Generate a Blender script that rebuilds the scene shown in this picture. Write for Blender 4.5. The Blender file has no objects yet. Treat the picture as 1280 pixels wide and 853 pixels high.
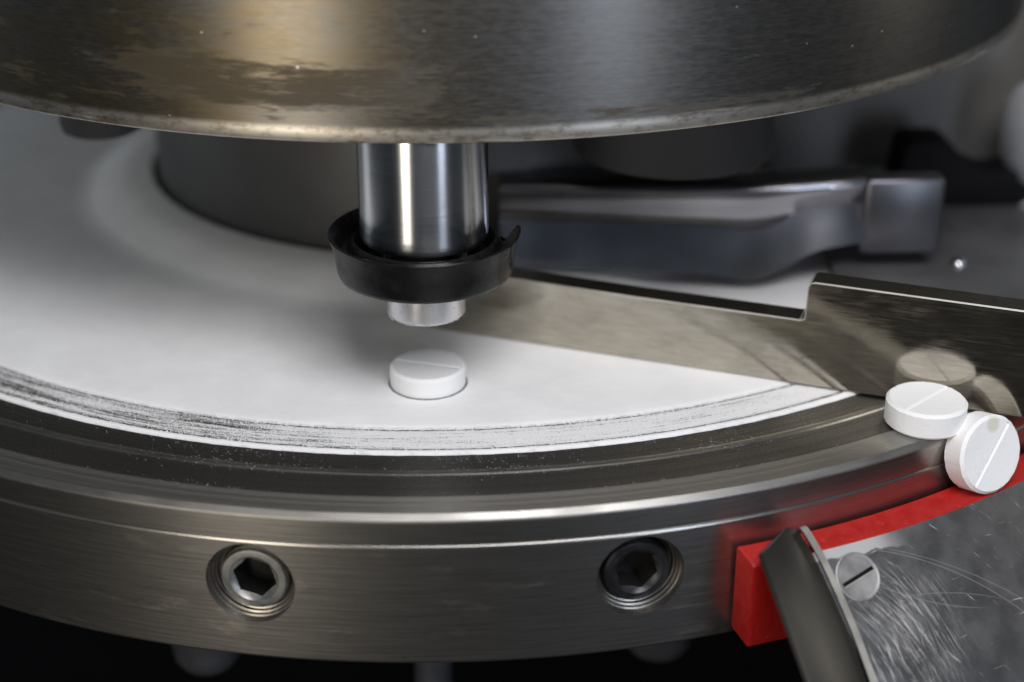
import bpy, bmesh, math, random
from mathutils import Vector, Matrix, noise as mnoise
random.seed(7)
sc = bpy.context.scene
COL = sc.collection
PI = math.pi
R_ = math.radians

# ------------------------------------------------------------------ camera
# one unit is one centimetre; the turret axis is the z axis, z = 0 is the top of the die table
cam_d = bpy.data.cameras.new('camera')
cam = bpy.data.objects.new('camera', cam_d); COL.objects.link(cam)
fw = Vector((0.03889, 0.90522, -0.42316)).normalized()
rt = Vector((0.999, -0.0427, 0.0))
rt = (rt - fw * rt.dot(fw)).normalized()
up = rt.cross(fw)
m = Matrix((rt, up, -fw)).transposed().to_4x4()
m.translation = Vector((0, -30.262, 10.327))
cam.matrix_world = m
cam_d.sensor_width = 36
cam_d.lens = 55.823
cam_d.clip_start = 0.1
cam_d.clip_end = 500
cam_d.dof.use_dof = True
cam_d.dof.focus_distance = 21.5
cam_d.dof.aperture_fstop = 0.0558 / 0.60
cam_d.dof.aperture_blades = 9
sc.camera = cam

# ------------------------------------------------------------------ world, lamps, exposure
w = bpy.data.worlds.new('World'); sc.world = w; w.use_nodes = True
bg = w.node_tree.nodes['Background']
bg.inputs[0].default_value = (0.66, 0.82, 1.0, 1)
bg.inputs[1].default_value = 0.08
sc.view_settings.view_transform = 'Standard'
sc.view_settings.look = 'None'
sc.view_settings.exposure = 0
sc.view_settings.gamma = 1

def lamp(name, loc, target, power, color, sx, sy=None, spread=180):
    d = bpy.data.lights.new(name, 'AREA')
    d.energy = power; d.color = color
    d.shape = 'RECTANGLE'; d.size = sx; d.size_y = sy or sx
    d.spread = R_(spread)
    o = bpy.data.objects.new(name, d); COL.objects.link(o)
    o.location = loc
    o.rotation_euler = (Vector(target) - Vector(loc)).to_track_quat('-Z', 'Y').to_euler()
    return o
lamp('key_lamp', (5.0, -27, 25.5), (0.5, -10.5, 0), 8400, (0.99, 0.98, 1.0), 17, 14)
lamp('warm_front_lamp', (-17, -40, 0), (0, -11, 1), 3500, (1.0, 0.91, 0.78), 8, 18)
lamp('cool_front_lamp', (17, -37, 4), (0, -10, 2), 1750, (0.74, 0.83, 1.0), 6, 14)
lamp('left_lamp', (-31, 3, 6), (-3, -6, 0), 1500, (0.86, 0.93, 1.0), 8, 8)
lamp('side_lamp', (27, -9, 7), (0, -9, 2), 260, (1.0, 0.92, 0.80), 2, 10)

# ------------------------------------------------------------------ node helpers
class NB:
    def __init__(s, name):
        s.m = bpy.data.materials.new(name); s.m.use_nodes = True
        s.t = s.m.node_tree; s.n = s.t.nodes; s.l = s.t.links
        s.p = s.n['Principled BSDF']
    def put(s, inp, v):
        if isinstance(v, bpy.types.NodeSocket): s.l.new(v, inp)
        elif v is not None:
            if isinstance(v, (tuple, list)) and len(v) == 3 and inp.type == 'RGBA': v = (*v, 1)
            inp.default_value = v
    def math(s, op, a, b=None, c=None, clamp=False):
        n = s.n.new('ShaderNodeMath'); n.operation = op; n.use_clamp = clamp
        for i, v in enumerate((a, b, c)):
            if v is not None: s.put(n.inputs[i], v)
        return n.outputs[0]
    def vmath(s, op, a, b=None):
        n = s.n.new('ShaderNodeVectorMath'); n.operation = op
        s.put(n.inputs[0], a)
        if b is not None: s.put(n.inputs[1], b)
        return n.outputs['Value'] if op in ('LENGTH', 'DOT_PRODUCT', 'DISTANCE') else n.outputs[0]
    def obj(s):
        return s.n.new('ShaderNodeTexCoord').outputs['Object']
    def sep(s, v):
        n = s.n.new('ShaderNodeSeparateXYZ'); s.put(n.inputs[0], v); return n.outputs
    def comb(s, x, y, z):
        n = s.n.new('ShaderNodeCombineXYZ')
        for i, v in enumerate((x, y, z)): s.put(n.inputs[i], v)
        return n.outputs[0]
    def cyl(s):
        """theta (radians, 0 towards the viewer), radius, height"""
        x, y, z = s.sep(s.obj())
        th = s.math('ARCTAN2', x, s.math('MULTIPLY', y, -1.0))
        r = s.math('SQRT', s.math('ADD', s.math('MULTIPLY', x, x), s.math('MULTIPLY', y, y)))
        return th, r, z
    def scale(s, v, f):
        return s.vmath('MULTIPLY', v, f)
    def noise(s, v, scale=1.0, detail=4.0, rough=0.55, dist=0.0):
        n = s.n.new('ShaderNodeTexNoise')
        s.put(n.inputs['Vector'], v); s.put(n.inputs['Scale'], scale)
        n.inputs['Detail'].default_value = detail; n.inputs['Roughness'].default_value = rough
        n.inputs['Distortion'].default_value = dist
        return n.outputs[0]
    def ramp(s, v, a, b, lo=0.0, hi=1.0, smooth=True):
        n = s.n.new('ShaderNodeMapRange'); n.clamp = True
        n.interpolation_type = 'SMOOTHSTEP' if smooth else 'LINEAR'
        for i, q in enumerate((v, a, b, lo, hi)): s.put(n.inputs[i], q)
        return n.outputs[0]
    def mix(s, f, a, b):
        n = s.n.new('ShaderNodeMix'); n.data_type = 'RGBA'
        s.put(n.inputs[0], f); s.put(n.inputs[6], a); s.put(n.inputs[7], b)
        return n.outputs[2]
    def fmix(s, f, a, b):
        n = s.n.new('ShaderNodeMix'); n.data_type = 'FLOAT'
        s.put(n.inputs[0], f); s.put(n.inputs[2], a); s.put(n.inputs[3], b)
        return n.outputs[0]
    def bump(s, h, strength=0.2, dist=0.02, normal=None):
        n = s.n.new('ShaderNodeBump')
        n.inputs['Strength'].default_value = strength; n.inputs['Distance'].default_value = dist
        s.put(n.inputs['Height'], h)
        if normal is not None: s.put(n.inputs['Normal'], normal)
        return n.outputs[0]
    def band(s, v, c, hw, soft):
        """1 inside |v-c|<hw, soft edge"""
        d = s.math('ABSOLUTE', s.math('SUBTRACT', v, c))
        return s.ramp(d, hw, s.math('ADD', hw, soft) if isinstance(hw, bpy.types.NodeSocket) else hw + soft, 1.0, 0.0)
    def fin(s, color=None, metal=None, rough=None, normal=None, aniso=None, arot=None, radial=False, spec=None):
        p = s.p
        s.put(p.inputs['Base Color'], color); s.put(p.inputs['Metallic'], metal); s.put(p.inputs['Roughness'], rough)
        if normal is not None: s.put(p.inputs['Normal'], normal)
        if spec is not None: s.put(p.inputs['Specular IOR Level'], spec)
        if aniso is not None:
            p.inputs['Anisotropic'].default_value = aniso
            if arot is not None: p.inputs['Anisotropic Rotation'].default_value = arot
            if radial:
                t = s.n.new('ShaderNodeTangent'); t.direction_type = 'RADIAL'; t.axis = 'Z'
                s.l.new(t.outputs[0], p.inputs['Tangent'])
        return s.m

def plain(name, color, metal=0.0, rough=0.5, nscale=30, bump=0.05, var=0.15, spec=None):
    b = NB(name); v = b.obj()
    n1 = b.noise(v, nscale, 4); n2 = b.noise(v, nscale * 0.13, 3)
    c = b.mix(b.ramp(n2, 0.3, 0.7), tuple(x * (1 - var) for x in color), tuple(min(1, x * (1 + var)) for x in color))
    return b.fin(c, metal, b.ramp(n2, 0.3, 0.7, max(0.02, rough - 0.07), rough + 0.07), b.bump(n1, bump, 0.02), spec=spec)

# ------------------------------------------------------------------ materials
def mat_drum():
    b = NB('worn_drum_steel'); th, r, z = b.cyl()
    fine = b.noise(b.comb(b.math('MULTIPLY', th, 60), b.math('MULTIPLY', r, 3), b.math('MULTIPLY', z, 30)), 1, 5, 0.7)
    lines = b.noise(b.comb(b.math('MULTIPLY', th, 5), 1.7, b.math('MULTIPLY', z, 42)), 1, 3, 0.6)
    broad = b.noise(b.comb(b.math('MULTIPLY', th, 5.0), 0.0, b.math('MULTIPLY', z, 0.9)), 1, 5, 0.6, 0.4)
    blot = b.noise(b.comb(b.math('MULTIPLY', th, 5.5), 3.1, b.math('MULTIPLY', z, 1.9)), 1, 7, 0.62, 0.35)
    mott = b.noise(b.comb(b.math('MULTIPLY', th, 16), 5.0, b.math('MULTIPLY', z, 11.0)), 1, 6, 0.7, 0.3)
    # old brown grease: one smear left of the punch, small ones along the lower edge
    loc = b.math('ADD', b.math('MULTIPLY', b.math('MULTIPLY', b.band(th, -0.20, 0.12, 0.16), b.band(z, 4.72, 0.16, 0.30)), 0.20),
                 b.math('MULTIPLY', b.math('MULTIPLY', b.band(z, 4.26, 0.04, 0.14), b.band(th, 0.27, 0.16, 0.20)), 0.17))
    loc = b.math('ADD', loc, b.math('MULTIPLY', b.band(th, -0.55, 0.20, 0.25), 0.05))
    stain = b.ramp(b.math('ADD', b.math('ADD', b.math('MULTIPLY', blot, 0.5), b.math('MULTIPLY', mott, 0.5)), loc), 0.585, 0.73)
    brown_left = b.math('MULTIPLY', b.ramp(broad, 0.30, 0.62), b.ramp(th, -0.20, 0.15, 1.0, 0.12))  # brown tint, stronger towards the left
    steel = b.mix(b.ramp(fine, 0.3, 0.7), (0.135, 0.129, 0.12), (0.185, 0.178, 0.168))
    steel = b.mix(b.ramp(lines, 0.35, 0.7, 0.0, 0.35), steel, (0.22, 0.213, 0.205))
    c = b.mix(b.math('MULTIPLY', brown_left, b.ramp(mott, 0.3, 0.7, 0.55, 0.9)), steel, (0.19, 0.15, 0.085))
    c = b.mix(b.math('MULTIPLY', stain, 0.75), c, (0.045, 0.033, 0.016))
    edge = b.ramp(z, 4.10, 4.20, 1.0, 0.0)
    fle = b.ramp(b.noise(b.comb(b.math('MULTIPLY', th, 45), r, b.math('MULTIPLY', z, 9)), 1, 5, 0.7), 0.45, 0.68)
    c = b.mix(b.math('MULTIPLY', edge, 0.85), c, b.mix(b.math('MULTIPLY', fle, 0.8), (0.68, 0.64, 0.57), (0.30, 0.24, 0.16)))
    v = b.n.new('ShaderNodeTexVoronoi'); v.inputs['Scale'].default_value = 3.0
    b.put(v.inputs['Vector'], b.comb(b.math('MULTIPLY', th, 8), 0.0, z))
    chip = b.ramp(v.outputs['Distance'], 0.03, 0.06, 1.0, 0.0)
    c = b.mix(b.math('MULTIPLY', chip, 0.8), c, (0.75, 0.72, 0.66))
    ro = b.ramp(fine, 0.3, 0.7, 0.34, 0.40)
    ro = b.fmix(stain, ro, 0.55); ro = b.fmix(edge, ro, 0.40)
    mt = b.fmix(stain, 0.96, 0.5)
    h = b.math('ADD', b.math('SUBTRACT', b.math('MULTIPLY', fine, 0.5), b.math('MULTIPLY', chip, 1.0)), b.math('MULTIPLY', stain, 0.3))
    return b.fin(c, mt, ro, b.bump(h, 0.03, 0.02), 0.4, 0.25, True)

def mat_table():
    b = NB('turned_table_steel'); th, r, z = b.cyl()
    fine = b.noise(b.comb(b.math('MULTIPLY', th, 16), b.math('MULTIPLY', r, 60), b.math('MULTIPLY', z, 80)), 1, 5, 0.65)
    tool = b.noise(b.comb(b.math('MULTIPLY', th, 0.5), b.math('MULTIPLY', r, 26), b.math('MULTIPLY', z, 22)), 1, 3, 0.6)
    smud = b.noise(b.comb(b.math('MULTIPLY', th, 9), b.math('MULTIPLY', r, 1.6), b.math('MULTIPLY', z, 2.0)), 1, 6, 0.65, 0.4)
    gran = b.noise(b.obj(), 30, 4, 0.7)
    c = b.mix(b.ramp(fine, 0.3, 0.7), (0.36, 0.345, 0.32), (0.415, 0.40, 0.375))
    top = b.ramp(z, -0.04, -0.01)
    track = b.math('MULTIPLY', b.math('MULTIPLY', top, b.ramp(r, 12.78, 12.83, 1.0, 0.08)), b.ramp(tool, 0.3, 0.7, 0.75, 1.0))
    c = b.mix(b.math('MULTIPLY', track, 0.88), c, b.mix(b.ramp(gran, 0.4, 0.75), (0.075, 0.073, 0.07), (0.20, 0.195, 0.185)))
    ringl = b.math('MULTIPLY', b.band(r, 12.2, 0.04, 0.08), top)
    c = b.mix(b.math('MULTIPLY', ringl, b.ramp(smud, 0.3, 0.6, 0.2, 0.6)), c, (0.42, 0.41, 0.38))
    wall = b.ramp(z, -0.6, -0.45, 1.0, 0.0)
    oil = b.math('MULTIPLY', wall, b.ramp(smud, 0.56, 0.76, 0.0, 0.7))
    c = b.mix(b.math('MULTIPLY', oil, 0.65), c, (0.24, 0.18, 0.115))
    pit = b.ramp(b.noise(b.comb(b.math('MULTIPLY', th, 70), r, b.math('MULTIPLY', z, 14)), 1, 4, 0.7), 0.60, 0.70)
    pit = b.math('MULTIPLY', pit, b.math('MULTIPLY', wall, b.ramp(smud, 0.46, 0.62)))
    c = b.mix(b.math('MULTIPLY', pit, 0.4), c, (0.10, 0.085, 0.07))
    ro = b.ramp(fine, 0.3, 0.7, 0.27, 0.31)
    ro = b.fmix(track, ro, 0.40); ro = b.fmix(oil, ro, 0.5)
    outer = b.math('MULTIPLY', top, b.ramp(r, 12.78, 12.83)); ro = b.fmix(outer, ro, b.ramp(tool, 0.3, 0.7, 0.40, 0.54))
    bevm = b.band(z, -0.035, 0.05, 0.01); bevm = b.math('MULTIPLY', bevm, b.ramp(r, 13.2, 13.22)); ro = b.fmix(bevm, ro, b.ramp(smud, 0.3, 0.7, 0.36, 0.55))
    c = b.mix(b.math('MULTIPLY', bevm, b.ramp(fine, 0.4, 0.65, 0.0, 0.5)), c, (0.22, 0.21, 0.20))
    h = b.math('ADD', b.math('ADD', b.math('MULTIPLY', fine, 0.2), b.math('MULTIPLY', tool, b.ramp(r, 12.7, 12.9, 0.3, 1.6))), b.math('MULTIPLY', gran, b.math('MULTIPLY', top, 0.8)))
    return b.fin(c, 0.97, ro, b.bump(h, 0.06, 0.02), 0.4, 0.25, True)

def mat_hub():
    b = NB('dark_hub_steel'); th, r, z = b.cyl()
    n = b.noise(b.comb(b.math('MULTIPLY', th, 6), r, b.math('MULTIPLY', z, 0.8)), 1, 3)
    return b.fin(b.mix(n, (0.055, 0.055, 0.055), (0.10, 0.098, 0.094)), 0.6, 0.45, None)

def mat_powder():
    b = NB('white_powder'); v = b.obj(); th, r, z = b.cyl()
    g = b.noise(v, 26, 5, 0.7); g2 = b.noise(v, 90, 3, 0.7); s = b.noise(v, 1.1, 3)
    c = b.mix(b.ramp(s, 0.3, 0.7), (0.80, 0.80, 0.80), (0.86, 0.86, 0.855))
    h = b.math('ADD', b.math('MULTIPLY', g, 0.7), b.math('MULTIPLY', g2, 0.5))
    return b.fin(c, 0.0, 0.95, b.bump(b.math('ADD', h, b.math('MULTIPLY', b.noise(v, 5, 5, 0.65), 2.2)), 0.30, 0.02), spec=0.1)

def mat_film():
    b = NB('streaked_powder_film'); v = b.obj(); th, r, z = b.cyl()
    st = b.noise(b.comb(b.math('MULTIPLY', th, 46), b.math('MULTIPLY', r, 34), 0.0), 1, 6, 0.8)
    lng = b.noise(b.comb(b.math('MULTIPLY', th, 9), b.math('MULTIPLY', r, 40), 7.0), 1, 5, 0.7)
    big = b.noise(b.comb(b.math('MULTIPLY', th, 4), b.math('MULTIPLY', r, 7), 2.0), 1, 3)
    gr = b.noise(v, 48, 3, 0.75)
    f = b.math('ADD', b.math('ADD', b.math('ADD', b.math('MULTIPLY', st, 0.22), b.math('MULTIPLY', lng, 0.43)), b.math('MULTIPLY', gr, 0.35)), b.math('MULTIPLY', b.math('SUBTRACT', big, 0.5), 0.26))
    left = b.ramp(th, -0.35, 0.05, 0.06, 0.0)
    k = b.ramp(b.math('SUBTRACT', f, left), 0.405, 0.46)
    c = b.mix(k, (0.13, 0.12, 0.11), (0.80, 0.80, 0.80))
    return b.fin(c, b.fmix(k, 0.6, 0.0), b.fmix(k, 0.45, 0.95), b.bump(b.math('ADD', k, b.math('MULTIPLY', gr, 0.4)), 0.35, 0.02), spec=0.15)

def mat_tablet():
    b = NB('pressed_tablet'); v = b.obj()
    g = b.math('ADD', b.noise(v, 30, 4, 0.7), b.math('MULTIPLY', b.ramp(b.noise(v, 11, 4, 0.65), 0.34, 0.42), 0.8))
    sp = b.ramp(b.vmath('DISTANCE', v, (0.35, 0.24, 0.36)), 0.07, 0.15, 1.0, 0.0)
    mk = b.n.new('ShaderNodeObjectInfo').outputs['Object Index']
    sp = b.math('MULTIPLY', sp, b.math('MINIMUM', mk, 1.0))
    c = b.mix(b.math('MULTIPLY', sp, 0.55), (0.83, 0.83, 0.83), (0.52, 0.50, 0.33))
    return b.fin(c, 0.0, 0.75, b.bump(g, 0.22, 0.02), spec=0.2)

def mat_polished(name, color, rough=0.2, aniso=0.6):
    b = NB(name); th, r, z = b.cyl()
    n = b.noise(b.comb(b.math('MULTIPLY', th, 0.4), 0.0, b.math('MULTIPLY', z, 50)), 1, 3, 0.6)
    n2 = b.noise(b.obj(), 9, 5, 0.7)
    pit = b.ramp(n2, 0.74, 0.78)
    c = b.mix(b.ramp(n, 0.3, 0.7), tuple(x * 0.93 for x in color), color)
    c = b.mix(b.math('MULTIPLY', pit, 0.5), c, (0.15, 0.15, 0.15))
    return b.fin(c, 1.0, b.ramp(n, 0.3, 0.7, rough - 0.02, rough + 0.02), None, aniso, 0.25, True)

def mat_scraper():
    b = NB('scraper_metal'); x, y, z = b.sep(b.obj())
    along = b.noise(b.comb(b.math('MULTIPLY', x, 2.2), b.math('MULTIPLY', y, 20), b.math('MULTIPLY', z, 30)), 1, 5, 0.65)
    blot = b.noise(b.comb(b.math('MULTIPLY', x, 1.5), y, b.math('MULTIPLY', z, 2.4)), 1, 6, 0.65, 0.4)
    fine = b.noise(b.obj(), 22, 4, 0.7)
    wave = b.noise(b.comb(b.math('MULTIPLY', x, 1.1), 0.0, b.math('MULTIPLY', z, 1.5)), 1, 2)
    pits = b.ramp(b.noise(b.comb(b.math('MULTIPLY', x, 6), y, b.math('MULTIPLY', z, 10)), 1, 4, 0.65), 0.68, 0.72)
    c = b.mix(b.ramp(along, 0.3, 0.7), (0.40, 0.367, 0.305), (0.54, 0.50, 0.42))
    c = b.mix(b.ramp(blot, 0.42, 0.70, 0.0, 0.45), c, (0.30, 0.275, 0.235))
    c = b.mix(b.ramp(fine, 0.64, 0.74, 0.0, 0.35), c, (0.62, 0.59, 0.53))
    c = b.mix(b.math('MULTIPLY', pits, 0.8), c, (0.08, 0.075, 0.07))
    ro = b.math('ADD', b.ramp(along, 0.3, 0.7, 0.07, 0.14), b.ramp(blot, 0.42, 0.75, 0.0, 0.09))
    h = b.math('ADD', b.math('SUBTRACT', b.math('MULTIPLY', along, 0.4), pits), b.math('MULTIPLY', wave, 5.0))
    return b.fin(c, 0.97, ro, b.bump(h, 0.05, 0.02))

def mat_plate():
    """grey chute plate; scratches run along fixed directions of the plate itself"""
    b = NB('scratched_plate'); x, y, z = b.sep(b.obj())
    base = b.noise(b.comb(b.math('MULTIPLY', x, 2.0), b.math('MULTIPLY', y, 2.0), z), 1, 5, 0.6)
    def rot(a):
        ca, sa = math.cos(a), math.sin(a)
        return (b.math('ADD', b.math('MULTIPLY', x, ca), b.math('MULTIPLY', y, sa)),
                b.math('SUBTRACT', b.math('MULTIPLY', y, ca), b.math('MULTIPLY', x, sa)))
    sc_sum = None
    for a, dens, thr, cx, cy, rad, soft, seed in ((R_(-62), 24, 0.60, 0.95, -1.35, 0.15, 0.95, 0), (R_(-50), 30, 0.585, 0.75, -1.0, 0.1, 0.6, 5),
                                         (R_(-78), 22, 0.62, 0.5, -1.9, 0.3, 0.8, 9), (R_(-35), 15, 0.695, 1.6, -1.0, 2.2, 0.6, 14), (R_(12), 15, 0.70, 1.6, -0.9, 2.4, 0.6, 21)):
        u, v = rot(a)
        v = b.math('ADD', v, b.math('MULTIPLY', b.math('MULTIPLY', u, u), 0.08))
        n = b.noise(b.comb(b.math('MULTIPLY', u, 1.5), b.math('MULTIPLY', v, dens * 1.7), float(seed)), 1, 3, 0.7)
        msk = b.ramp(b.vmath('DISTANCE', b.comb(x, y, 0.0), (cx, cy, 0.0)), rad, rad + soft, 1.0, 0.0)
        k = b.math('MULTIPLY', b.ramp(n, thr - 0.05, thr + 0.04), msk)
        sc_sum = k if sc_sum is None else b.math('MAXIMUM', sc_sum, k)
    # a few long single scratches
    for px, py, rad, x0, x1, wdt in ((-1.2, -4.7, 4.9, 0.7, 3.2, 0.010), (0.2, -5.6, 4.7, 0.9, 2.6, 0.008), (3.4, 2.4, 4.1, 0.3, 2.3, 0.009), (-2.2, -6.5, 7.0, 0.5, 3.4, 0.007)):
        d = b.math('ABSOLUTE', b.math('SUBTRACT', b.vmath('DISTANCE', b.comb(x, y, 0.0), (px, py, 0.0)), rad))
        k = b.math('MULTIPLY', b.ramp(d, wdt * 0.3, wdt * 1.0, 0.28, 0.0), b.math('MULTIPLY', b.ramp(x, x0, x0 + 0.15), b.ramp(x, x1 - 0.5, x1, 1.0, 0.0)))
        sc_sum = b.math('MAXIMUM', sc_sum, k)
    # chipped, powdery patch along the upper edge next to the red strip
    rr = b.vmath('DISTANCE', b.comb(x, y, 0.0), (EDGE_C[0], EDGE_C[1], 0.0))
    ed = b.math('MULTIPLY', b.ramp(b.math('ADD', b.math('MULTIPLY', base, 0.5), b.math('MULTIPLY', b.ramp(rr, EDGE_C[2], EDGE_C[2] + 0.30, 1.0, 0.0), 0.5)), 0.60, 0.68),
                b.ramp(x, 0.9, 1.5, 1.0, 0.0))
    sc_sum = b.math('MAXIMUM', sc_sum, b.math('MULTIPLY', ed, 0.8))
    c = b.mix(b.ramp(base, 0.3, 0.7), (0.10, 0.10, 0.103), (0.15, 0.15, 0.152))
    c = b.mix(b.math('MULTIPLY', sc_sum, 0.9), c, (0.60, 0.59, 0.58))
    return b.fin(c, b.fmix(sc_sum, 0.6, 0.2), b.fmix(sc_sum, b.ramp(base, 0.3, 0.7, 0.36, 0.48), 0.5),
                 b.bump(b.math('MULTIPLY', sc_sum, -1.0), 0.25, 0.01))

def mat_red():
    b = NB('red_plastic'); v = b.obj()
    n = b.noise(v, 5, 4); f = b.noise(v, 60, 3)
    c = b.mix(n, (0.38, 0.010, 0.009), (0.47, 0.018, 0.014))
    sc_ = b.ramp(b.noise(b.scale(v, (3, 3, 14)), 3, 5, 0.7), 0.60, 0.72)
    c = b.mix(b.math('MULTIPLY', sc_, 0.35), c, (0.72, 0.16, 0.13))
    du = b.ramp(b.noise(v, 26, 5, 0.75), 0.64, 0.72)
    c = b.mix(b.math('MULTIPLY', du, 0.4), c, (0.72, 0.55, 0.53))
    return b.fin(c, 0.0, b.ramp(n, 0.3, 0.7, 0.32, 0.55), b.bump(f, 0.10, 0.01), spec=0.4)

M_drum = mat_drum(); M_table = mat_table(); M_hub = mat_hub(); M_pow = mat_powder(); M_film = mat_film()
M_tab = mat_tablet()
M_barrel = mat_polished('polished_barrel', (0.72, 0.73, 0.75), 0.24, 0.85)
M_tip = mat_polished('bright_tip', (0.72, 0.72, 0.74), 0.30, 0.2)
M_rubber = plain('black_rubber', (0.006, 0.006, 0.0065), 0.0, 0.27, 40, 0.012, 0.2, spec=0.25)
M_screw = plain('screw_steel', (0.30, 0.30, 0.29), 0.92, 0.44, 30, 0.06)
M_screw_dark = plain('dark_screw_steel', (0.045, 0.045, 0.048), 0.8, 0.42, 30, 0.06)  # darker steel for the right-hand screw
M_scr = mat_scraper()
M_red = mat_red()
M_feed = plain('feed_frame_steel', (0.40, 0.40, 0.43), 0.97, 0.20, 1.8, 0.10, 0.40)
M_dark = plain('dark_steel', (0.055, 0.056, 0.06), 0.7, 0.42, 6, 0.08)
M_dark_shape = plain('soft_dark_grey', (0.035, 0.035, 0.037), 0.0, 0.7, 6, 0.05, spec=0.2)  # lighter dark grey that softens the outline of the two dark shapes
M_low = plain('worn_punch_steel', (0.20, 0.21, 0.24), 0.75, 0.36, 8, 0.04)
M_block = plain('block_steel', (0.17, 0.17, 0.185), 0.9, 0.36, 1.8, 0.08, 0.4)
M_bore = plain('bored_steel', (0.30, 0.28, 0.25), 0.95, 0.34, 14, 0.1)
M_knob = plain('satin_chrome', (0.85, 0.87, 0.92), 0.65, 0.22, 8, 0.02, 0.05)
M_basep = plain('grey_base_steel', (0.13, 0.13, 0.135), 0.5, 0.42, 6, 0.08)
M_darkbar = plain('dark_bar_steel', (0.095, 0.09, 0.08), 0.8, 0.33, 1.6, 0.14, 0.45)
M_edge_highlight = plain('edge_highlight_steel', (0.40, 0.385, 0.345), 0.5, 0.5, 20, 0.06)  # pale steel that stands in for highlights along edges
M_chrome = plain('chrome', (0.75, 0.76, 0.80), 1.0, 0.12, 8, 0.02, 0.05)
M_black = plain('matt_black', (0.006, 0.006, 0.007), 0.0, 0.7, 6, 0.05, spec=0.1)
M_grey = plain('grey_panel', (0.17, 0.165, 0.16), 0.2, 0.5, 2, 0.05)
M_recess_shade = plain('recess_shade_black', (0.014, 0.013, 0.012), 0.3, 0.35, 20, 0.1)  # near-black colour that paints the shade inside recesses
M_flat = plain('flathead_steel', (0.30, 0.295, 0.29), 0.6, 0.5, 24, 0.12, 0.2)
M_grain = plain('powder_grain', (0.84, 0.84, 0.84), 0.0, 0.9, 30, 0.05, 0.03)

# ------------------------------------------------------------------ mesh helpers
def link(name, bm, mat, parent=None, sharp=35, smooth=True):
    me = bpy.data.meshes.new(name)
    bmesh.ops.recalc_face_normals(bm, faces=bm.faces[:])
    bm.to_mesh(me); bm.free()
    return link_me(name, me, mat, parent, sharp, smooth)
def link_me(name, me, mat, parent=None, sharp=35, smooth=True):
    if smooth:
        me.polygons.foreach_set('use_smooth', [True] * len(me.polygons))
        me.set_sharp_from_angle(angle=R_(sharp))
    for mm in (mat if isinstance(mat, (list, tuple)) else [mat]): me.materials.append(mm)
    o = bpy.data.objects.new(name, me); COL.objects.link(o)
    if parent is not None: o.parent = parent
    return o
def tag(o, label=None, cat=None, group=None, kind=None):
    if label: o['label'] = label
    if cat: o['category'] = cat
    if group: o['group'] = group
    if kind: o['kind'] = kind
    return o
def thing(name, label, cat, loc=(0, 0, 0), group=None):
    o = bpy.data.objects.new(name, None); COL.objects.link(o); o.location = loc
    o.empty_display_size = 0.3
    return tag(o, label, cat, group)
def copy_thing(o, loc):
    c = o.copy(); COL.objects.link(c); c.location = loc
    for ch in o.children:
        d = ch.copy(); COL.objects.link(d); d.parent = c
        for g in ch.children:
            e = g.copy(); COL.objects.link(e); e.parent = d
    return c

def lathe(prof, seg=256, closed=True, bm=None, a0=0.0, a1=2 * PI, wob=None):
    """prof: (r, z) points; closed loops the profile. a0..a1 for a sector (angles from -y towards +x)"""
    bm = bm or bmesh.new()
    full = abs(a1 - a0 - 2 * PI) < 1e-6
    n = seg if full else seg + 1
    rings = []
    for i in range(n):
        a = a0 + (a1 - a0) * i / seg
        row = []
        for j, (r, z) in enumerate(prof):
            rr = r + (wob(a, j) if wob else 0.0)
            row.append(bm.verts.new((rr * math.sin(a), -rr * math.cos(a), z)))
        rings.append(row)
    m_ = len(prof); jn = m_ if closed else m_ - 1
    for i in range(seg):
        A = rings[i]; B = rings[(i + 1) % n]
        for j in range(jn):
            k = (j + 1) % m_
            q = [A[j], A[k], B[k], B[j]]
            bm.faces.new(q)
    if not full and closed:
        bm.faces.new(rings[0]); bm.faces.new(rings[-1])
    bmesh.ops.remove_doubles(bm, verts=bm.verts[:], dist=1e-5)
    return bm

def bev(bm, w, seg=2, ang=30):
    bmesh.ops.recalc_face_normals(bm, faces=bm.faces[:]); bm.normal_update()
    es = [e for e in bm.edges if len(e.link_faces) == 2 and e.calc_face_angle(0) > R_(ang)]
    bmesh.ops.bevel(bm, geom=es, offset=w, segments=seg, affect='EDGES', profile=0.5)
    return bm

def prism(poly, ex, bm=None):
    """closed polygon of 3D points extruded by vector ex"""
    bm = bm or bmesh.new()
    a = [bm.verts.new(p) for p in poly]; b_ = [bm.verts.new(Vector(p) + Vector(ex)) for p in poly]
    n = len(poly)
    bm.faces.new(a); bm.faces.new(list(reversed(b_)))
    for i in range(n): bm.faces.new((a[i], b_[i], b_[(i + 1) % n], a[(i + 1) % n]))
    return bm

# ------------------------------------------------------------------ setting
def sheet(name, pts, mat, kind='structure'):
    bm = bmesh.new(); bm.faces.new([bm.verts.new(p) for p in pts])
    return tag(link(name, bm, mat, smooth=False), kind=kind)
sheet('floor', [(-60, -60, -14), (60, -60, -14), (60, 60, -14), (-60, 60, -14)], M_black)
bm = bmesh.new()
bmesh.ops.create_cube(bm, size=1, matrix=Matrix.Translation((0, 27, 4)) @ Matrix.Diagonal((110, 1, 36, 1)))
tag(link('back_wall', bm, M_grey, smooth=False), kind='structure')

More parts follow.
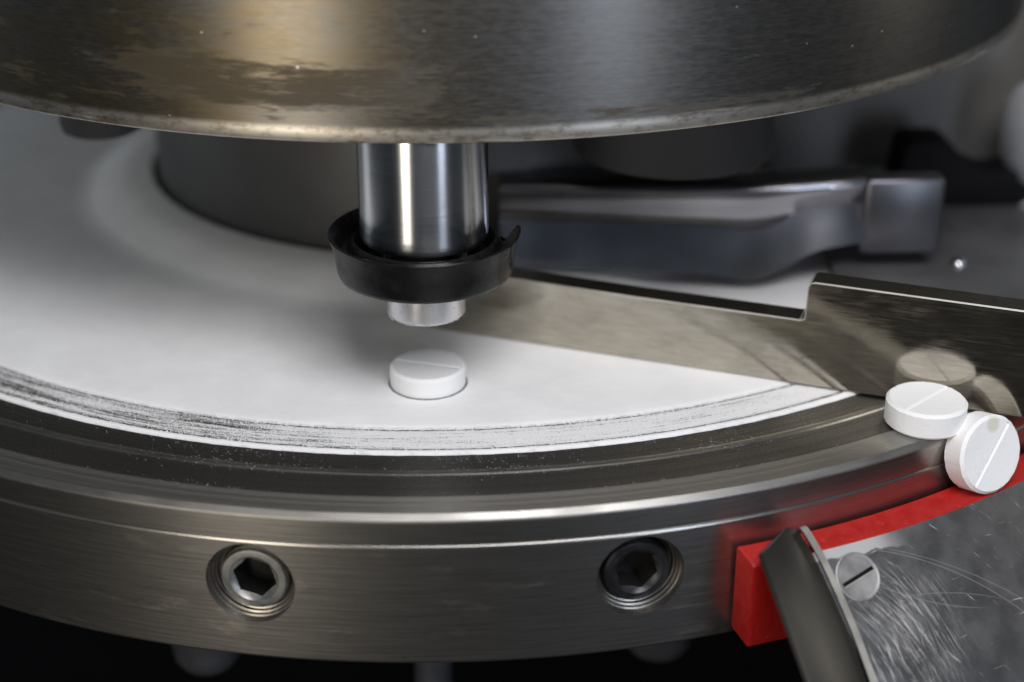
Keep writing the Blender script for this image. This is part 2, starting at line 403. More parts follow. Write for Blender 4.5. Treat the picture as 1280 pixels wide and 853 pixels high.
# ------------------------------------------------------------------ the turntable
RO = 13.30
table = thing('turntable', 'round steel turntable carrying the layer of white powder, with socket screws in its rim', 'turntable', (0, 0, -2.2))
prof = [(5.0, -0.02), (11.72, -0.02), (11.74, 0.0), (12.14, 0.0), (12.17, 0.012), (12.24, 0.012), (12.27, 0.0), (12.80, -0.002), (12.82, 0.014), (13.235, 0.012),
        (RO - 0.006, -0.055), (RO, -0.07), (RO, -0.405), (RO - 0.012, -0.425), (RO + 0.004, -0.436), (RO + 0.010, -0.455), (RO + 0.010, -2.17), (RO, -2.2), (5.0, -2.2)]
prof = [(r, z + 2.2) for r, z in prof]
bm = lathe(prof, 360)
me = bpy.data.meshes.new('table_ring'); bmesh.ops.recalc_face_normals(bm, faces=bm.faces[:]); bm.to_mesh(me); bm.free()
ring = bpy.data.objects.new('table_ring', me); COL.objects.link(ring)
SCREW_AZ = (-11.33, 10.40); SZ = -1.075
cut = bmesh.new()
for az in SCREW_AZ:
    a = R_(az)
    mt = Matrix.Translation((12.9 * math.sin(a), -12.9 * math.cos(a), SZ + 2.2)) @ Matrix.Rotation(a, 4, 'Z') @ Matrix.Rotation(PI / 2, 4, 'X')
    bmesh.ops.create_cone(cut, cap_ends=True, segments=64, radius1=0.555, radius2=0.595, depth=1.0, matrix=mt)
cme = bpy.data.meshes.new('cutter'); cut.to_mesh(cme); cut.free()
cob = bpy.data.objects.new('cutter', cme); COL.objects.link(cob)
mod = ring.modifiers.new('b', 'BOOLEAN'); mod.object = cob; mod.operation = 'DIFFERENCE'; mod.solver = 'EXACT'
dg = bpy.context.evaluated_depsgraph_get()
me2 = bpy.data.meshes.new_from_object(ring.evaluated_get(dg))
bpy.data.objects.remove(ring); bpy.data.objects.remove(cob)
me2.name = 'table_ring'
# the material reads height from the table top, so put the mesh origin there
for v in me2.vertices: v.co.z -= 2.2
ring = link_me('table_ring', me2, M_table, table, 6)
nrm = []
for p in me2.polygons:
    cc = p.center; cr = Vector((cc.x, cc.y, 0)).normalized(); ct = Vector((-cr.y, cr.x, 0))
    for li in p.loop_indices:
        if abs(p.normal.dot(ct)) > 0.03 or cc.xy.length < 13.0 and abs(p.normal.z) < 0.5: nrm.append(tuple(p.normal)); continue
        v = me2.vertices[me2.loops[li].vertex_index].co; vr = Vector((v.x, v.y, 0)).normalized()
        nrm.append(tuple((vr * p.normal.dot(cr) + Vector((0, 0, p.normal.z))).normalized()))
me2.normals_split_custom_set(nrm)
ring.location = (0, 0, 2.2)

def socket_screw(az, dark):
    a = R_(az)
    bm = lathe([(0.0, -0.5), (0.45, -0.5), (0.45, -0.03), (0.425, -0.004), (0.40, 0.0), (0.335, 0.0), (0.305, -0.035)], 64, closed=False)
    # hexagonal socket: six flat walls going down from the chamfer
    rim_v = [v for v in bm.verts if abs(v.co.z + 0.035) < 1e-5 and v.co.xy.length < 0.31]
    rim_v.sort(key=lambda v: math.atan2(v.co.y, v.co.x))
    def hexr(t, ap=0.258): return ap / math.cos(((t + 0.25) % (PI / 3)) - PI / 6)
    lo, dn = [], []
    for v in rim_v:
        t = math.atan2(v.co.y, v.co.x); r = hexr(t)
        lo.append(bm.verts.new((r * math.cos(t), r * math.sin(t), -0.045 - 0.35 * (0.305 - r))))
        dn.append(bm.verts.new((r * math.cos(t), r * math.sin(t), -0.40)))
    n = len(rim_v)
    for i in range(n):
        k = (i + 1) % n
        bm.faces.new((rim_v[i], rim_v[k], lo[k], lo[i])); bm.faces.new((lo[i], lo[k], dn[k], dn[i]))
    bm.faces.new(dn)
    s = link('socket_screw', bm, [M_screw_dark if dark else M_screw, M_recess_shade], table, 28)
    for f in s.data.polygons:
        if all(s.data.vertices[k].co.z < -0.04 and s.data.vertices[k].co.xy.length < 0.3 for k in f.vertices): f.material_index = 1  # socket inside gets the painted recess shade
    rr = RO + 0.010 - 0.15
    s.matrix_local = Matrix.Translation((rr * math.sin(a), -rr * math.cos(a), SZ + 2.2 - 0.03)) @ Matrix.Rotation(a, 4, 'Z') @ Matrix.Rotation(PI / 2, 4, 'X')
    bm = lathe([(0.60, 0.06), (0.585, -0.02), (0.565, -0.03), (0.56, -0.07), (0.535, -0.08), (0.53, -0.12), (0.505, -0.13), (0.50, -0.17), (0.45, -0.19), (0.45, -0.4), (0.62, -0.4)], 72, True)
    bmesh.ops.translate(bm, verts=bm.verts[:], vec=(0, 0, 0.02))
    cb = link('counterbore', bm, M_bore, table, 20)
    rr2 = RO + 0.010 - 0.12
    cb.matrix_local = Matrix.Translation((rr2 * math.sin(a), -rr2 * math.cos(a), SZ + 2.2)) @ Matrix.Rotation(a, 4, 'Z') @ Matrix.Rotation(PI / 2, 4, 'X')
    s['label'] = 'dark hexagon socket screw beside the red strip' if dark else 'bright hexagon socket screw on the left of the rim'
    return s
socket_screw(SCREW_AZ[0], False); socket_screw(SCREW_AZ[1], True)

# powder on the table
def ragged(sd, amp, idx):
    def f(a, j):
        if j not in idx: return 0.0
        return amp * (mnoise.noise(Vector((a * 40, sd, j * 3.3))) + 0.8 * mnoise.noise(Vector((a * 170, sd + 9, j)))) 
    return f
prof = [(5.75, 0.42), (6.1, 0.40), (6.5, 0.31), (6.85, 0.10), (7.0, 0.04), (7.3, 0.032), (9.0, 0.03), (10.75, 0.03), (10.90, 0.022), (10.97, 0.012), (10.985, -0.015)]
powder = tag(link('powder_layer', lathe(prof, 1080, False, wob=ragged(1, 0.014, (9, 10))), M_pow, sharp=60), kind='stuff')
tag(powder, 'smooth layer of white powder spread over the turntable', 'powder')
film = tag(link('powder_film', lathe([(11.04, -0.016), (11.045, 0.004), (11.30, 0.006), (11.52, 0.005), (11.525, -0.016)], 720, False, wob=ragged(4, 0.006, (0, 1, 3, 4))), M_film, sharp=60), kind='stuff')
tag(film, 'streaked thin film of powder scraped along the edge of the layer', 'powder')
ridge = tag(link('powder_ridge', lathe([(11.585, -0.016), (11.595, 0.012), (11.635, 0.024), (11.69, 0.014), (11.705, -0.016)], 1080, False, wob=ragged(7, 0.010, (0, 1, 3, 4))), M_pow, sharp=60), kind='stuff')
tag(ridge, 'thin white line of powder round the outer edge of the film', 'powder')

# dark ring on the powder, painting the shade in the die gap round the tablet
dg_ = link('die_gap_shade', lathe([(0.545, 0.0), (0.572, 0.0), (0.572, -0.02), (0.545, -0.02)], 96, wob=lambda a, j: 0.010 * mnoise.noise(Vector((a * 7, 2.0, 0.0))) if j in (1, 2) else 0.0), M_recess_shade, table)
dg_.location = (-0.33, -9.594, 2.2 + 0.036)

# loose grains
def grains(name, label, n, fr, size, mat=M_grain):
    vs, fs = [], []
    for _ in range(n):
        p = fr(); s = size() ; k = len(vs)
        q = [Vector((random.uniform(.6, 1.2) * s, 0, 0)), Vector((-random.uniform(.6, 1.2) * s, 0, 0)), Vector((0, random.uniform(.6, 1.2) * s, 0)),
             Vector((0, -random.uniform(.6, 1.2) * s, 0)), Vector((0, 0, s * .9)), Vector((0, 0, -s * .9))]
        rm = Matrix.Rotation(random.uniform(0, 6.28), 3, 'Z') @ Matrix.Rotation(random.uniform(-.5, .5), 3, 'X')
        vs += [tuple(Vector(p) + rm @ v) for v in q]
        fs += [(k + a, k + b_, k + c) for a, b_, c in ((0, 2, 4), (2, 1, 4), (1, 3, 4), (3, 0, 4), (2, 0, 5), (1, 2, 5), (3, 1, 5), (0, 3, 5))]
    me = bpy.data.meshes.new(name); me.from_pydata(vs, [], fs); me.update()
    o = link_me(name, me, mat, smooth=False)
    return tag(o, label, 'powder', kind='stuff')
def pol(r, a, z): return (r * math.sin(a), -r * math.cos(a), z)
grains('powder_grains', 'loose white grains along the ragged edge of the powder layer', 9000,
       lambda: pol(random.choice((random.gauss(11.0, 0.035), random.uniform(10.9, 11.7), random.gauss(11.64, 0.03))), random.uniform(-0.75, 0.55), 0.016), lambda: random.uniform(0.004, 0.012))
grains('powder_specks', 'fine white specks scattered over the dark steel ring', 1100,
       lambda: pol(random.choice((11.73 + abs(random.gauss(0, 0.12)), 11.73 + abs(random.gauss(0, 0.3)), random.gauss(12.13, 0.03), random.gauss(12.28, 0.05), random.gauss(12.8, 0.04))), random.choice((random.gauss(0.30, 0.07), random.gauss(0.05, 0.05), random.gauss(-0.25, 0.06), random.uniform(-0.6, 0.5))), 0.013), lambda: random.uniform(0.002, 0.0055))

# ------------------------------------------------------------------ upper drum with its neck
drum = thing('steel_drum', 'wide dark steel drum with brown grease stains above the turntable', 'drum', (0, 0, 0))
RT = 10.56; ZT = 3.935
link('drum_shell', lathe([(0.5, ZT + 0.02), (RT - 0.06, ZT + 0.0), (RT - 0.02, ZT + 0.03), (RT - 0.004, ZT + 0.08), (RT, ZT + 0.16), (RT, 9.0), (RT - 0.1, 9.1), (0.5, 9.1)], 360), M_drum, drum, 30)
link('neck', lathe([(5.0, -0.01), (5.62, -0.01), (5.62, ZT + 0.01), (5.0, ZT + 0.01)], 200), M_hub, drum)

# ------------------------------------------------------------------ punches
PR = 9.594
def cup_mesh():
    # soft rubber dust cup: flared lip, torn away at the back right
    prof = [(0.60, -0.98), (1.17, -0.98), (1.215, -0.955), (1.235, -0.90), (1.26, -0.70), (1.295, -0.52), (1.335, -0.40), (1.34, -0.38), (1.325, -0.365), (1.29, -0.375),
            (1.20, -0.50), (1.14, -0.60), (1.08, -0.60), (1.03, -0.47), (0.985, -0.45), (0.95, -0.55), (0.90, -0.72), (0.60, -0.72)]
    bm = lathe(prof, 160)
    for v in bm.verts:
        r = v.co.xy.length
        if r < 1.0: continue
        a = math.degrees(math.atan2(v.co.x, -v.co.y)) % 360
        d = abs((a - 140 + 180) % 360 - 180)
        if d < 46:
            t = max(0.0, min(1.0, (46 - d) / 22)); t = t * t * (3 - 2 * t)
            z = v.co.z
            if z > -0.80: v.co.z = z + t * (-0.78 - z)
        # lip end curls up a little before the tear
        d2 = abs((a - 86 + 180) % 360 - 180)
        if d2 < 22 and v.co.z > -0.6: v.co.z += 0.02 * (1 - d2 / 22); 
    return bm
def make_punch(loc, label):
    p = thing('upper_punch', label, 'punch', loc, 'upper punches')
    # origin: lower end of the barrel is z = -0.36
    link('barrel', lathe([(0.0, -0.46), (0.83, -0.46), (0.87, -0.44), (0.89, -0.40), (0.895, -0.34), (0.895, 3.5), (0.0, 3.5)], 128, False), M_barrel, p, 40)
    link('dust_cup', cup_mesh(), M_rubber, p, 50)
    link('punch_tip', lathe([(0.0, -1.60), (0.53, -1.60), (0.545, -1.585), (0.55, -1.55), (0.55, -0.90), (0.0, -0.90)], 96, False), M_tip, p, 50)
    return p
# 2.76: height of the punch origin when it is down
up0 = make_punch((-0.33, -PR, 2.76), 'shiny steel punch in front of the drum with a torn black rubber cup')
def blurred_shape(x, y, r, label, zb=2.4):  # plain round bodies put in for two unidentified dark blurs
    t = thing('dark_shape', label, 'rubber boot', (x, y, zb), 'dark shapes under the drum')
    link('shape_wall', lathe([(0.0, 0.0), (r - 0.12, 0.0), (r - 0.03, 0.05), (r, 0.2), (r - 0.05, 0.55), (r - 0.02, 0.8), (r - 0.05, ZT - zb - 0.01), (0.0, ZT - zb - 0.01)], 64, False), M_dark_shape, t, 40)
    link('flange', lathe([(r - 0.04, 0.88), (r + 0.06, 0.90), (r + 0.06, 1.02), (r - 0.04, 1.04)], 64), M_black, t, 40)
blurred_shape(3.6, -6.2, 1.6, 'large black blurred round shape under the drum right of the shiny punch')
blurred_shape(-5.5, -5.5, 0.66, 'small black blurred round shape under the left of the drum', 2.62)
bm = bmesh.new()
bmesh.ops.create_cube(bm, size=1, matrix=Matrix.Diagonal((7.0, 0.4, 3.5, 1)))
hp = tag(link('added_panel', bev(bm, 0.05), M_grey, None, smooth=False), 'blurred grey brown panel added behind the right side of the drum', 'panel'); hp.location = (9.6, -1.2, 2.1)  # grey panel added to hide bright far powder that lies in shade
grains('tip_grains', 'white grains sticking to the lower end of the shiny punch', 90,
       lambda: (lambda a: (-0.33 + 0.552 * math.sin(a), -PR - 0.552 * math.cos(a), random.choice((1.17, random.uniform(1.17, 1.5)))))(random.choice((random.gauss(-0.75, 0.35), random.uniform(-1.5, 1.5)))), lambda: random.uniform(0.005, 0.016))

def lower(x, y, r, zt, zb, label):
    p = thing('lower_punch', label, 'punch', (x, y, zb), 'lower punches')
    h = zt - zb
    link('stem', lathe([(0.0, 0.42 * r), (r * 0.55, 0.42 * r), (r * 0.55, h), (0.0, h)], 48, False), M_dark, p)
    link('head', lathe([(0.0, 0.0), (r * 0.4, 0.03), (r * 0.75, 0.16 * r), (r * 0.95, 0.45 * r), (r, 0.8 * r), (r, min(h, 2.4) if r > 0.4 else h), (0.0, min(h, 2.4) if r > 0.4 else h)], 48, False), M_low, p, 50)
    return p
lower(-3.95, -9.2, 0.55, -2.25, -5.15, 'blurred round punch end below the left of the turntable rim')
lower(-0.36, -9.6, 0.30, -2.25, -7.6, 'thin lower punch below the middle of the turntable rim')
lower(3.25, -9.2, 0.60, -2.25, -5.1, 'faint round punch end below the rim left of the red strip')

# ------------------------------------------------------------------ tablets
def tablet_mesh(g=0.028, dp=0.026):
    R, H, B = 0.55, 0.375, 0.042
    bm = lathe([(0.0, 0.0), (R - B, 0.0), (R - 0.008, B * 0.85), (R, B), (R, H - B), (R - 0.008, H - B * 0.85), (R - B, H), (R - B - 0.02, H - 0.002)], 96, False)
    top = [v for v in bm.verts if abs(v.co.z - (H - 0.002)) < 1e-6]
    top.sort(key=lambda v: math.atan2(v.co.y, v.co.x))
    # break line: a V groove across the face, along local x
    f = bm.faces.new(top)
    for no, co in (((0, 1, 0), (0, g, 0)), ((0, 1, 0), (0, 0, 0)), ((0, 1, 0), (0, -g, 0))):
        bmesh.ops.bisect_plane(bm, geom=[x for x in bm.faces if all(abs(v.co.z - (H - 0.002)) < 1e-5 for v in x.verts)] + [e for e in bm.edges if all(abs(v.co.z - (H - 0.002)) < 1e-5 for v in e.verts)] + top,
                               plane_co=co, plane_no=no, dist=1e-6)
    for v in bm.verts:
        if abs(v.co.y) < 1e-4 and abs(v.co.z - (H - 0.002)) < 1e-4: v.co.z -= dp
    for v in bm.verts:
        r = v.co.xy.length
        if r > R - B - 0.01 and v.co.z > 0.02:
            a = math.atan2(v.co.y, v.co.x)
            k = 1 + 0.010 * mnoise.noise(Vector((a * 9, v.co.z * 5, 1.0))) - (0.012 * max(0, mnoise.noise(Vector((a * 14, 7.0, v.co.z * 2))) - 0.15) if v.co.z > H - 0.06 else 0)
            v.co.x *= k; v.co.y *= k; v.co.z += 0.005 * mnoise.noise(Vector((a * 12, 3.0, v.co.z))) if v.co.z > H - 0.06 else 0
    return bm
tb = link('tablet', tablet_mesh(0.045, 0.06), M_tab, None, 24)
tag(tb, 'white scored tablet standing on the powder under the shiny punch', 'tablet', 'white tablets')
tb.matrix_world = Matrix.Translation((-0.33, -PR, -0.05)) @ Matrix.Rotation(math.atan2(-0.287, 0.888), 4, 'Z')
t2 = link('tablet', tablet_mesh(), M_tab, None, 24)
tag(t2, 'x', 'tablet', 'white tablets')
t2.matrix_world = Matrix.Translation((6.53, -11.10, 0.016)) @ Matrix.Rotation(math.atan2(0.578, 0.664), 4, 'Z')
t2['label'] = 'white tablet lying flat on the dark steel ring against the scraper'
t3 = t2.copy(); COL.objects.link(t3)
n3 = Vector((0.433, -0.863, 0.260)).normalized(); xs = Vector((0.515, 0.473, 0.715)); xs = (xs - n3 * xs.dot(n3)).normalized(); ys = n3.cross(xs)
mm = Matrix((xs, ys, n3)).transposed().to_4x4(); mm.translation = Vector((7.27, -11.458, -0.28)) - n3 * 0.19
t3.matrix_world = mm; t3.pass_index = 1
t3['label'] = 'white tablet with a greenish spot tilted on edge over the red strip'

# ------------------------------------------------------------------ scraper blade
SA = Vector((-0.882, -7.482, 0.0)); SD = Vector((0.926, -0.378, 0.0)).normalized(); SN = Vector((SD.y, -SD.x, 0))   # SN points to the viewer
ang = math.atan2(SD.y, SD.x)
scraper = thing('scraper', 'long stepped steel scraper bar slanting across the powder towards the tablets', 'scraper', SA)
scraper.rotation_euler = (0, 0, ang)
def bow(x): return 0.055 * math.sin(max(0, min(1, x / 7.5)) * PI) 
out = [(0.0, 0.035), (9.9, 0.035), (9.9, 1.63), (6.50, 1.645), (6.43, 1.625), (6.40, 1.56), (6.385, 1.07), (6.33, 1.045), (3.9, 1.045), (1.9, 1.07), (0.0, 1.06)]
xs_ = sorted(set([i * 0.33 for i in range(31)] + [p[0] for p in out]))
bm = prism([(x, 0, z) for x, z in out], (0, 0.42, 0))
bmesh.ops.recalc_face_normals(bm, faces=bm.faces[:]); bm.normal_update()
es = [e for e in bm.edges if e.calc_face_angle(0) > R_(20)]
res = bmesh.ops.bevel(bm, geom=es, offset=0.018, segments=1, affect='EDGES')
bm.faces.index_update(); bev_ids = [f.index for f in res['faces']]
sb = link('scraper_bar', bm, [M_scr, M_edge_highlight], scraper, 25)
for k in bev_ids: sb.data.polygons[k].material_index = 1  # bevel faces carry the painted edge highlight

# ------------------------------------------------------------------ feed frame (blurred, behind)
feed = thing('feed_frame', 'blurred curved steel feed frame standing behind the scraper', 'feed frame', (5, -6.3, 0))
fo = Vector((5, -6.3, 0))
key = [(0.84, -6.25, 0.46, 1.80), (1.5, -6.30, 0.42, 1.80), (2.4, -6.38, 0.42, 1.79), (3.15, -6.46, 0.42, 1.79), (4.1, -6.54, 0.38, 1.80), (4.9, -6.60, 0.30, 1.82), (5.4, -6.60, 0.46, 1.85),
            (5.9, -6.57, 0.74, 1.87), (6.4, -6.54, 0.84, 1.89), (6.74, -6.50, 0.86, 1.90)]
def catmull(P, n):
    res = []
    for i in range(len(P) - 1):
        p0, p1, p2, p3 = P[max(i - 1, 0)], P[i], P[i + 1], P[min(i + 2, len(P) - 1)]
        for k in range(n):
            t = k / n
            res.append(tuple(0.5 * (2 * b_ + (c - a) * t + (2 * a - 5 * b_ + 4 * c - d) * t * t + (3 * b_ - a - 3 * c + d) * t ** 3) for a, b_, c, d in zip(p0, p1, p2, p3)))
    return res + [P[-1]]
stations = catmull(key, 5)
bm = bmesh.new(); rows = []
for x, y, zb, zt in stations:
    row = []
    for t in range(9):
        f = t / 8; z = zb + (zt - 0.10 - zb) * f
        dy = 0.30 * min(f, 0.62) / 0.62 - 0.16 * max(0, f - 0.62) / 0.38
        row.append(bm.verts.new((x - fo.x, y + dy - fo.y, z)))
    for q in (0.35, 0.7, 1.0):
        row.append(bm.verts.new((x - fo.x, y + dy + 0.14 * (1 - math.cos(q * PI / 2)) - fo.y, zt - 0.10 + 0.13 * math.sin(q * PI / 2))))
    row.append(bm.verts.new((x - fo.x, y + 0.80 - fo.y, zt + 0.03)))
    row.append(bm.verts.new((x - fo.x, y + 0.80 - fo.y, zb)))
    rows.append(row)
for A, B in zip(rows, rows[1:]):
    for j in range(len(A)):
        k = (j + 1) % len(A); bm.faces.new((A[j], B[j], B[k], A[k]))
bm.faces.new(rows[0]); bm.faces.new(list(reversed(rows[-1])))
link('curved_wall', bm, M_feed, feed, 40)
bm = bmesh.new()
bmesh.ops.create_cube(bm, size=1, matrix=Matrix.Translation((7.36 - fo.x, -6.22 - fo.y, 1.27)) @ Matrix.Diagonal((1.30, 0.42, 1.30, 1)))
link('end_block', bev(bm, 0.09, 3), M_block, feed)
bm = prism([(6.2 - fo.x, -7.1 - fo.y, 0.06), (13.0 - fo.x, -9.0 - fo.y, 0.06), (14.5 - fo.x, -3.0 - fo.y, 0.06), (8.0 - fo.x, -2.0 - fo.y, 0.06), (6.6 - fo.x, -4.5 - fo.y, 0.06)], (0, 0, 0.28))
link('base_plate', bev(bm, 0.04), M_basep, feed)
link('pin', lathe([(0.0, 0.34), (0.13, 0.34), (0.13, 0.37), (0.11, 0.42), (0.06, 0.45), (0.0, 0.455)], 32, False), M_chrome, feed, 50).location = (8.42 - fo.x, -6.25 - fo.y, 0)

# clamp arm and chrome knob far right
arm = thing('clamp_bracket', 'black blurred clamp arm behind the right end of the curved frame', 'clamp', (9, -3.5, 0.34))
bm = prism([(-0.95, 0, 0), (2.6, 0, 0), (2.6, 0, 0.75), (0.75, 0, 0.62), (0.30, 0, 0.82), (0.02, 0, 1.17), (-0.12, 0, 1.24), (-0.72, 0, 1.24), (-0.85, 0, 1.12)], (0, 0.9, 0))
link('arm', bev(bm, 0.06), M_black, arm)
knob = thing('chrome_nut', 'shiny chrome clamping nut cut off by the right edge of the photo', 'nut', (11.15, -3.0, 0.3))
link('handle', lathe([(0.0, 0.35), (0.8, 0.35), (0.98, 0.55), (1.06, 0.9), (1.08, 1.4), (1.02, 1.8), (0.85, 2.05), (0.5, 2.18), (0.0, 2.2)], 64, False), M_knob, knob, 50)
link('collar', lathe([(0.0, -0.7), (0.85, -0.7), (1.0, -0.45), (1.02, -0.1), (0.82, 0.15), (0.6, 0.34), (0.0, 0.34)], 48, False), M_knob, knob, 50)
link('washer', lathe([(0.0, 2.2), (0.3, 2.2), (0.3, 4.0), (0.0, 4.0)], 32, False), M_dark, knob)

# ------------------------------------------------------------------ discharge chute with red strip
RI, RX, ZR = 13.37, 13.86, -0.80
chute = thing('discharge_chute', 'scratched grey discharge chute with a red plastic strip at the rim of the turntable', 'chute', (5.85, -12.5, -0.84))
co = Vector((5.854, -12.497, -0.842))
pn = Vector((0.338, -0.635, 0.695)).normalized()
ev = Vector((0.347, -0.602, -0.719)); ev = (ev - pn * ev.dot(pn)).normalized()      # down the slope along the left edge
ax = pn.cross(ev).normalized()
if ax.x < 0: ax = -ax                                                                # across the plate, to the right
# plate axes: x across, y up the slope
PX, PY = ax, -ev
e0 = Vector((4.56, -13.10, -0.77))
def to2(p): d = Vector(p) - e0; return (d.dot(PX), d.dot(PY))
def on_plane(x, y): return Vector((x, y, co.z - ((x - co.x) * pn.x + (y - co.y) * pn.y) / pn.z))
arc = [to2(on_plane(13.88 * math.sin(R_(a)), -13.88 * math.cos(R_(a)))) for a in [19.3 + i * 1.2 for i in range(21)]]
# circle through three arc points, for the wear along that edge
def circ3(a, b_, c):
    ax_, ay, bx, by, cx, cy = *a, *b_, *c
    d = 2 * (ax_ * (by - cy) + bx * (cy - ay) + cx * (ay - by))
    ux = ((ax_**2 + ay**2) * (by - cy) + (bx**2 + by**2) * (cy - ay) + (cx**2 + cy**2) * (ay - by)) / d
    uy = ((ax_**2 + ay**2) * (cx - bx) + (bx**2 + by**2) * (ax_ - cx) + (cx**2 + cy**2) * (bx - ax_)) / d
    return ux, uy, math.hypot(ax_ - ux, ay - uy)
EDGE_C = circ3(arc[0], arc[8], arc[18])
M_plate = mat_plate()
pmat = Matrix((PX, PY, pn)).transposed().to_4x4(); pmat.translation = e0 - chute.location
def on_cone(x, y, drop=0.0):
    p = e0 + PX * x + PY * y
    for _ in range(6):
        err = p.z - (ZR + 0.015 - (p.xy.length - 13.88) * math.tan(R_(46)))
        p = p - pn * err * 0.72
    q = pmat.inverted() @ (p - chute.location); return Vector((q.x, q.y, q.z - drop))
bm = bmesh.new(); NR = 14; top_, bot_ = [], []
cols = [19.4 + i * 1.3 for i in range(24)]
for ia, az in enumerate(cols):
    t = ia / (len(cols) - 1); a = R_(az); d_ = R_(30 + (az - 30) * min(1, t * 1.6) if az > 30 else 30)
    dv = Vector((math.sin(d_), -math.cos(d_))); s0 = Vector((13.885 * math.sin(a), -13.885 * math.cos(a)))
    row = []
    for k in range(NR + 1):
        q = s0 + dv * (3.4 * (k / NR) ** 1.4)
        wpt = Vector((q.x, q.y, ZR + 0.02 - (q.length - 13.885) * math.tan(R_(46))))
        row.append(bm.verts.new(pmat.inverted() @ (wpt - chute.location)))
    top_.append(row); bot_.append([bm.verts.new(v.co + Vector((0, 0, -0.12))) for v in row])
nc = len(cols)
for a_ in range(nc - 1):
    for k in range(NR):
        bm.faces.new((top_[a_][k], top_[a_][k + 1], top_[a_ + 1][k + 1], top_[a_ + 1][k]))
        bm.faces.new((bot_[a_][k], bot_[a_ + 1][k], bot_[a_ + 1][k + 1], bot_[a_][k + 1]))
    bm.faces.new((top_[a_][0], top_[a_ + 1][0], bot_[a_ + 1][0], bot_[a_][0])); bm.faces.new((top_[a_][NR], bot_[a_][NR], bot_[a_ + 1][NR], top_[a_ + 1][NR]))
for k in range(NR):
    bm.faces.new((top_[0][k], bot_[0][k], bot_[0][k + 1], top_[0][k + 1])); bm.faces.new((top_[-1][k], top_[-1][k + 1], bot_[-1][k + 1], bot_[-1][k]))
o = link('slide_plate', bm, M_plate, chute, 30); o.matrix_local = pmat
# dark side bar, turned a little to the left
b0 = e0; bdir = Vector((5.18, -14.17, -2.04)) - e0
pts = [Vector(p) for p in ((3.86, -13.58, -0.44), (4.285, -12.985, -0.445), (4.42, -12.935, -0.515), (4.49, -12.95, -0.60), (4.56, -13.095, -0.765), (4.725, -13.20, -0.975), (4.83, -13.39, -1.19), (5.01, -13.72, -1.585), (5.18, -14.17, -2.04))]
end = pts[-1] + (pts[-1] - pts[-2]).normalized() * 2.2
left = Vector((4.30, -14.70, -1.60)); lend = left + (left - pts[0]).normalized() * 2.0
wn = (pts[-1] - pts[3]).cross(left - pts[3]).normalized()
if wn.y > 0: wn = -wn
def smooth_line(P, n=6):
    res = []
    for i in range(len(P) - 1):
        p0, p1, p2, p3 = P[max(i - 1, 0)], P[i], P[i + 1], P[min(i + 2, len(P) - 1)]
        for k in range(n):
            t = k / n
            res.append(0.5 * (2 * p1 + (p2 - p0) * t + (2 * p0 - 5 * p1 + 4 * p2 - p3) * t * t + (3 * p1 - p0 - 3 * p2 + p3) * t ** 3))
    return res + [P[-1]]
corner = pts[1]
curve = smooth_line([pts[2], pts[3], pts[5], pts[7], pts[8]])
pts = [pts[0], corner] + curve
poly3 = [pts[0]] + pts[1:] + [end, lend]
poly3 = [p - wn * (p - e0).dot(wn) - chute.location for p in poly3]
bm = prism(poly3, -wn * 0.10); bev(bm, 0.02, 2, 40)
o = link('side_bar', bm, M_darkbar, chute, 30); o['label'] = 'dark steel side bar with a pointed upper end'
# bevel strip between bar and plate, its pale colour painting the edge highlight
q = [p - wn * (p - e0).dot(wn) for p in pts[2:]] + [end - wn * (end - e0).dot(wn)]
bm = bmesh.new(); prev = None
for p in q:
    a_ = bm.verts.new(p + wn * 0.05 - PX * 0.035 + pn * 0.04 - chute.location); b_ = bm.verts.new(p + PX * 0.085 + pn * 0.085 - chute.location); c_ = bm.verts.new(p + PX * 0.085 - pn * 0.10 - chute.location)
    if prev:
        bm.faces.new((prev[0], a_, b_, prev[1])); bm.faces.new((prev[1], b_, c_, prev[2]))
    prev = (a_, b_, c_)
link('edge_strip', bm, M_edge_highlight, chute, 50)
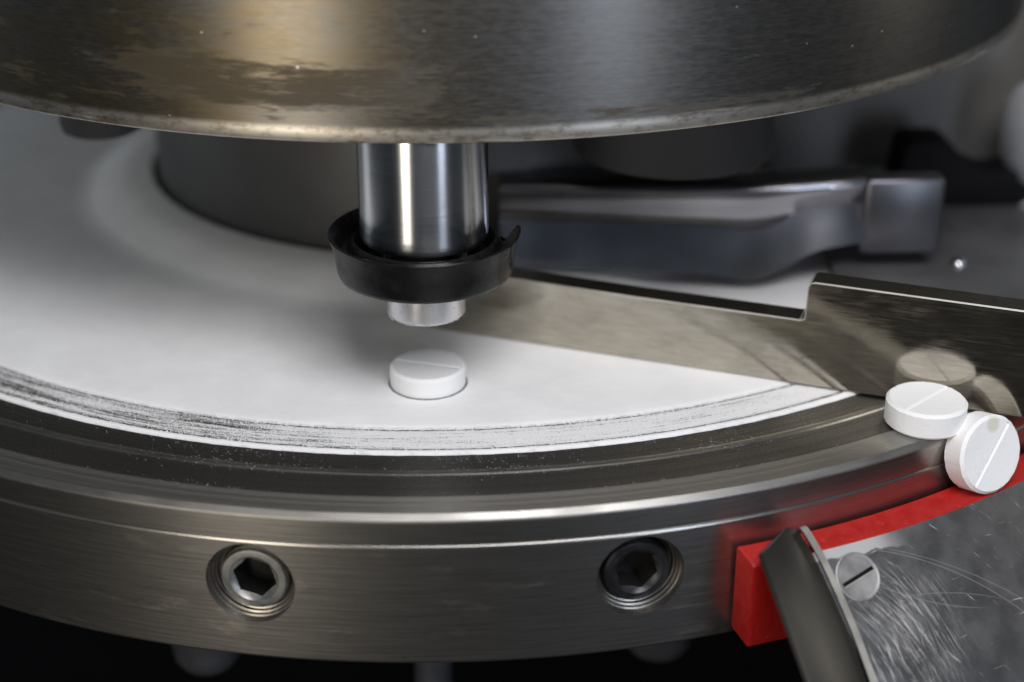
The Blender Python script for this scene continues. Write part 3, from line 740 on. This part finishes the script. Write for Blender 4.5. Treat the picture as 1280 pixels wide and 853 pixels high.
# flathead screw
sp = Vector((5.19, -13.17, -1.13)); s2 = to2(sp)
bm = lathe([(0.0, 0.0), (0.0, 0.004), (0.27, 0.004), (0.29, 0.007), (0.305, 0.014), (0.32, 0.008), (0.325, -0.01)], 64, False)
bmesh.ops.remove_doubles(bm, verts=bm.verts[:], dist=1e-5)
o = link('flathead_screw', bm, M_flat, chute, 40); 
saz = math.atan2(sp.x, -sp.y); sr = sp.xy.length + 0.03
sp = Vector((sr * math.sin(saz), -sr * math.cos(saz), ZR + 0.02 - (sr - 13.885) * math.tan(R_(46))))
cn = Vector((math.sin(R_(46)) * math.sin(saz), -math.sin(R_(46)) * math.cos(saz), math.cos(R_(46))))
cx = (PX - cn * PX.dot(cn)).normalized(); cy = cn.cross(cx)
smat = Matrix((cx, cy, cn)).transposed().to_4x4(); smat.translation = sp - cn * 0.003 - chute.location
o.matrix_local = smat
sd = Vector((0.85, 0.53)).normalized()
bm = bmesh.new()
bmesh.ops.create_cube(bm, size=1, matrix=Matrix.Diagonal((0.52, 0.05, 0.012, 1)))
sl = link('slot', bm, M_black, o, smooth=False); sl.location = (0, 0, 0.003)  # black bar laid on the head paints the shade in the slot
bm = bmesh.new()
bmesh.ops.create_cube(bm, size=1, matrix=Matrix.Translation((0, -0.036, 0)) @ Matrix.Diagonal((0.52, 0.022, 0.02, 1)))
s3 = link('slot_highlight', bm, M_edge_highlight, o, smooth=False); s3.location = (0, 0, 0.003)  # pale bar paints the light on the lower side of the slot
# slot direction: image line from lower left to upper right
wd = (rt * 0.86 + up * 0.50); sang = math.atan2(wd.dot(cy), wd.dot(cx))
sl.rotation_euler = (0, 0, sang); s3.rotation_euler = (0, 0, sang)
# red strip, concentric with the rim
bm = lathe([(RI, ZR - 0.03), (RI + 0.03, ZR), (RX - 0.03, ZR), (RX, ZR - 0.03), (RX, -2.06), (RI, -2.06)], 96, True, a0=R_(15.9), a1=R_(47))
bev(bm, 0.018, 2, 60)
o = link('red_strip', bm, M_red, chute, 40); o.location = -Vector(chute.location)
o['label'] = 'bright red plastic strip along the rim'
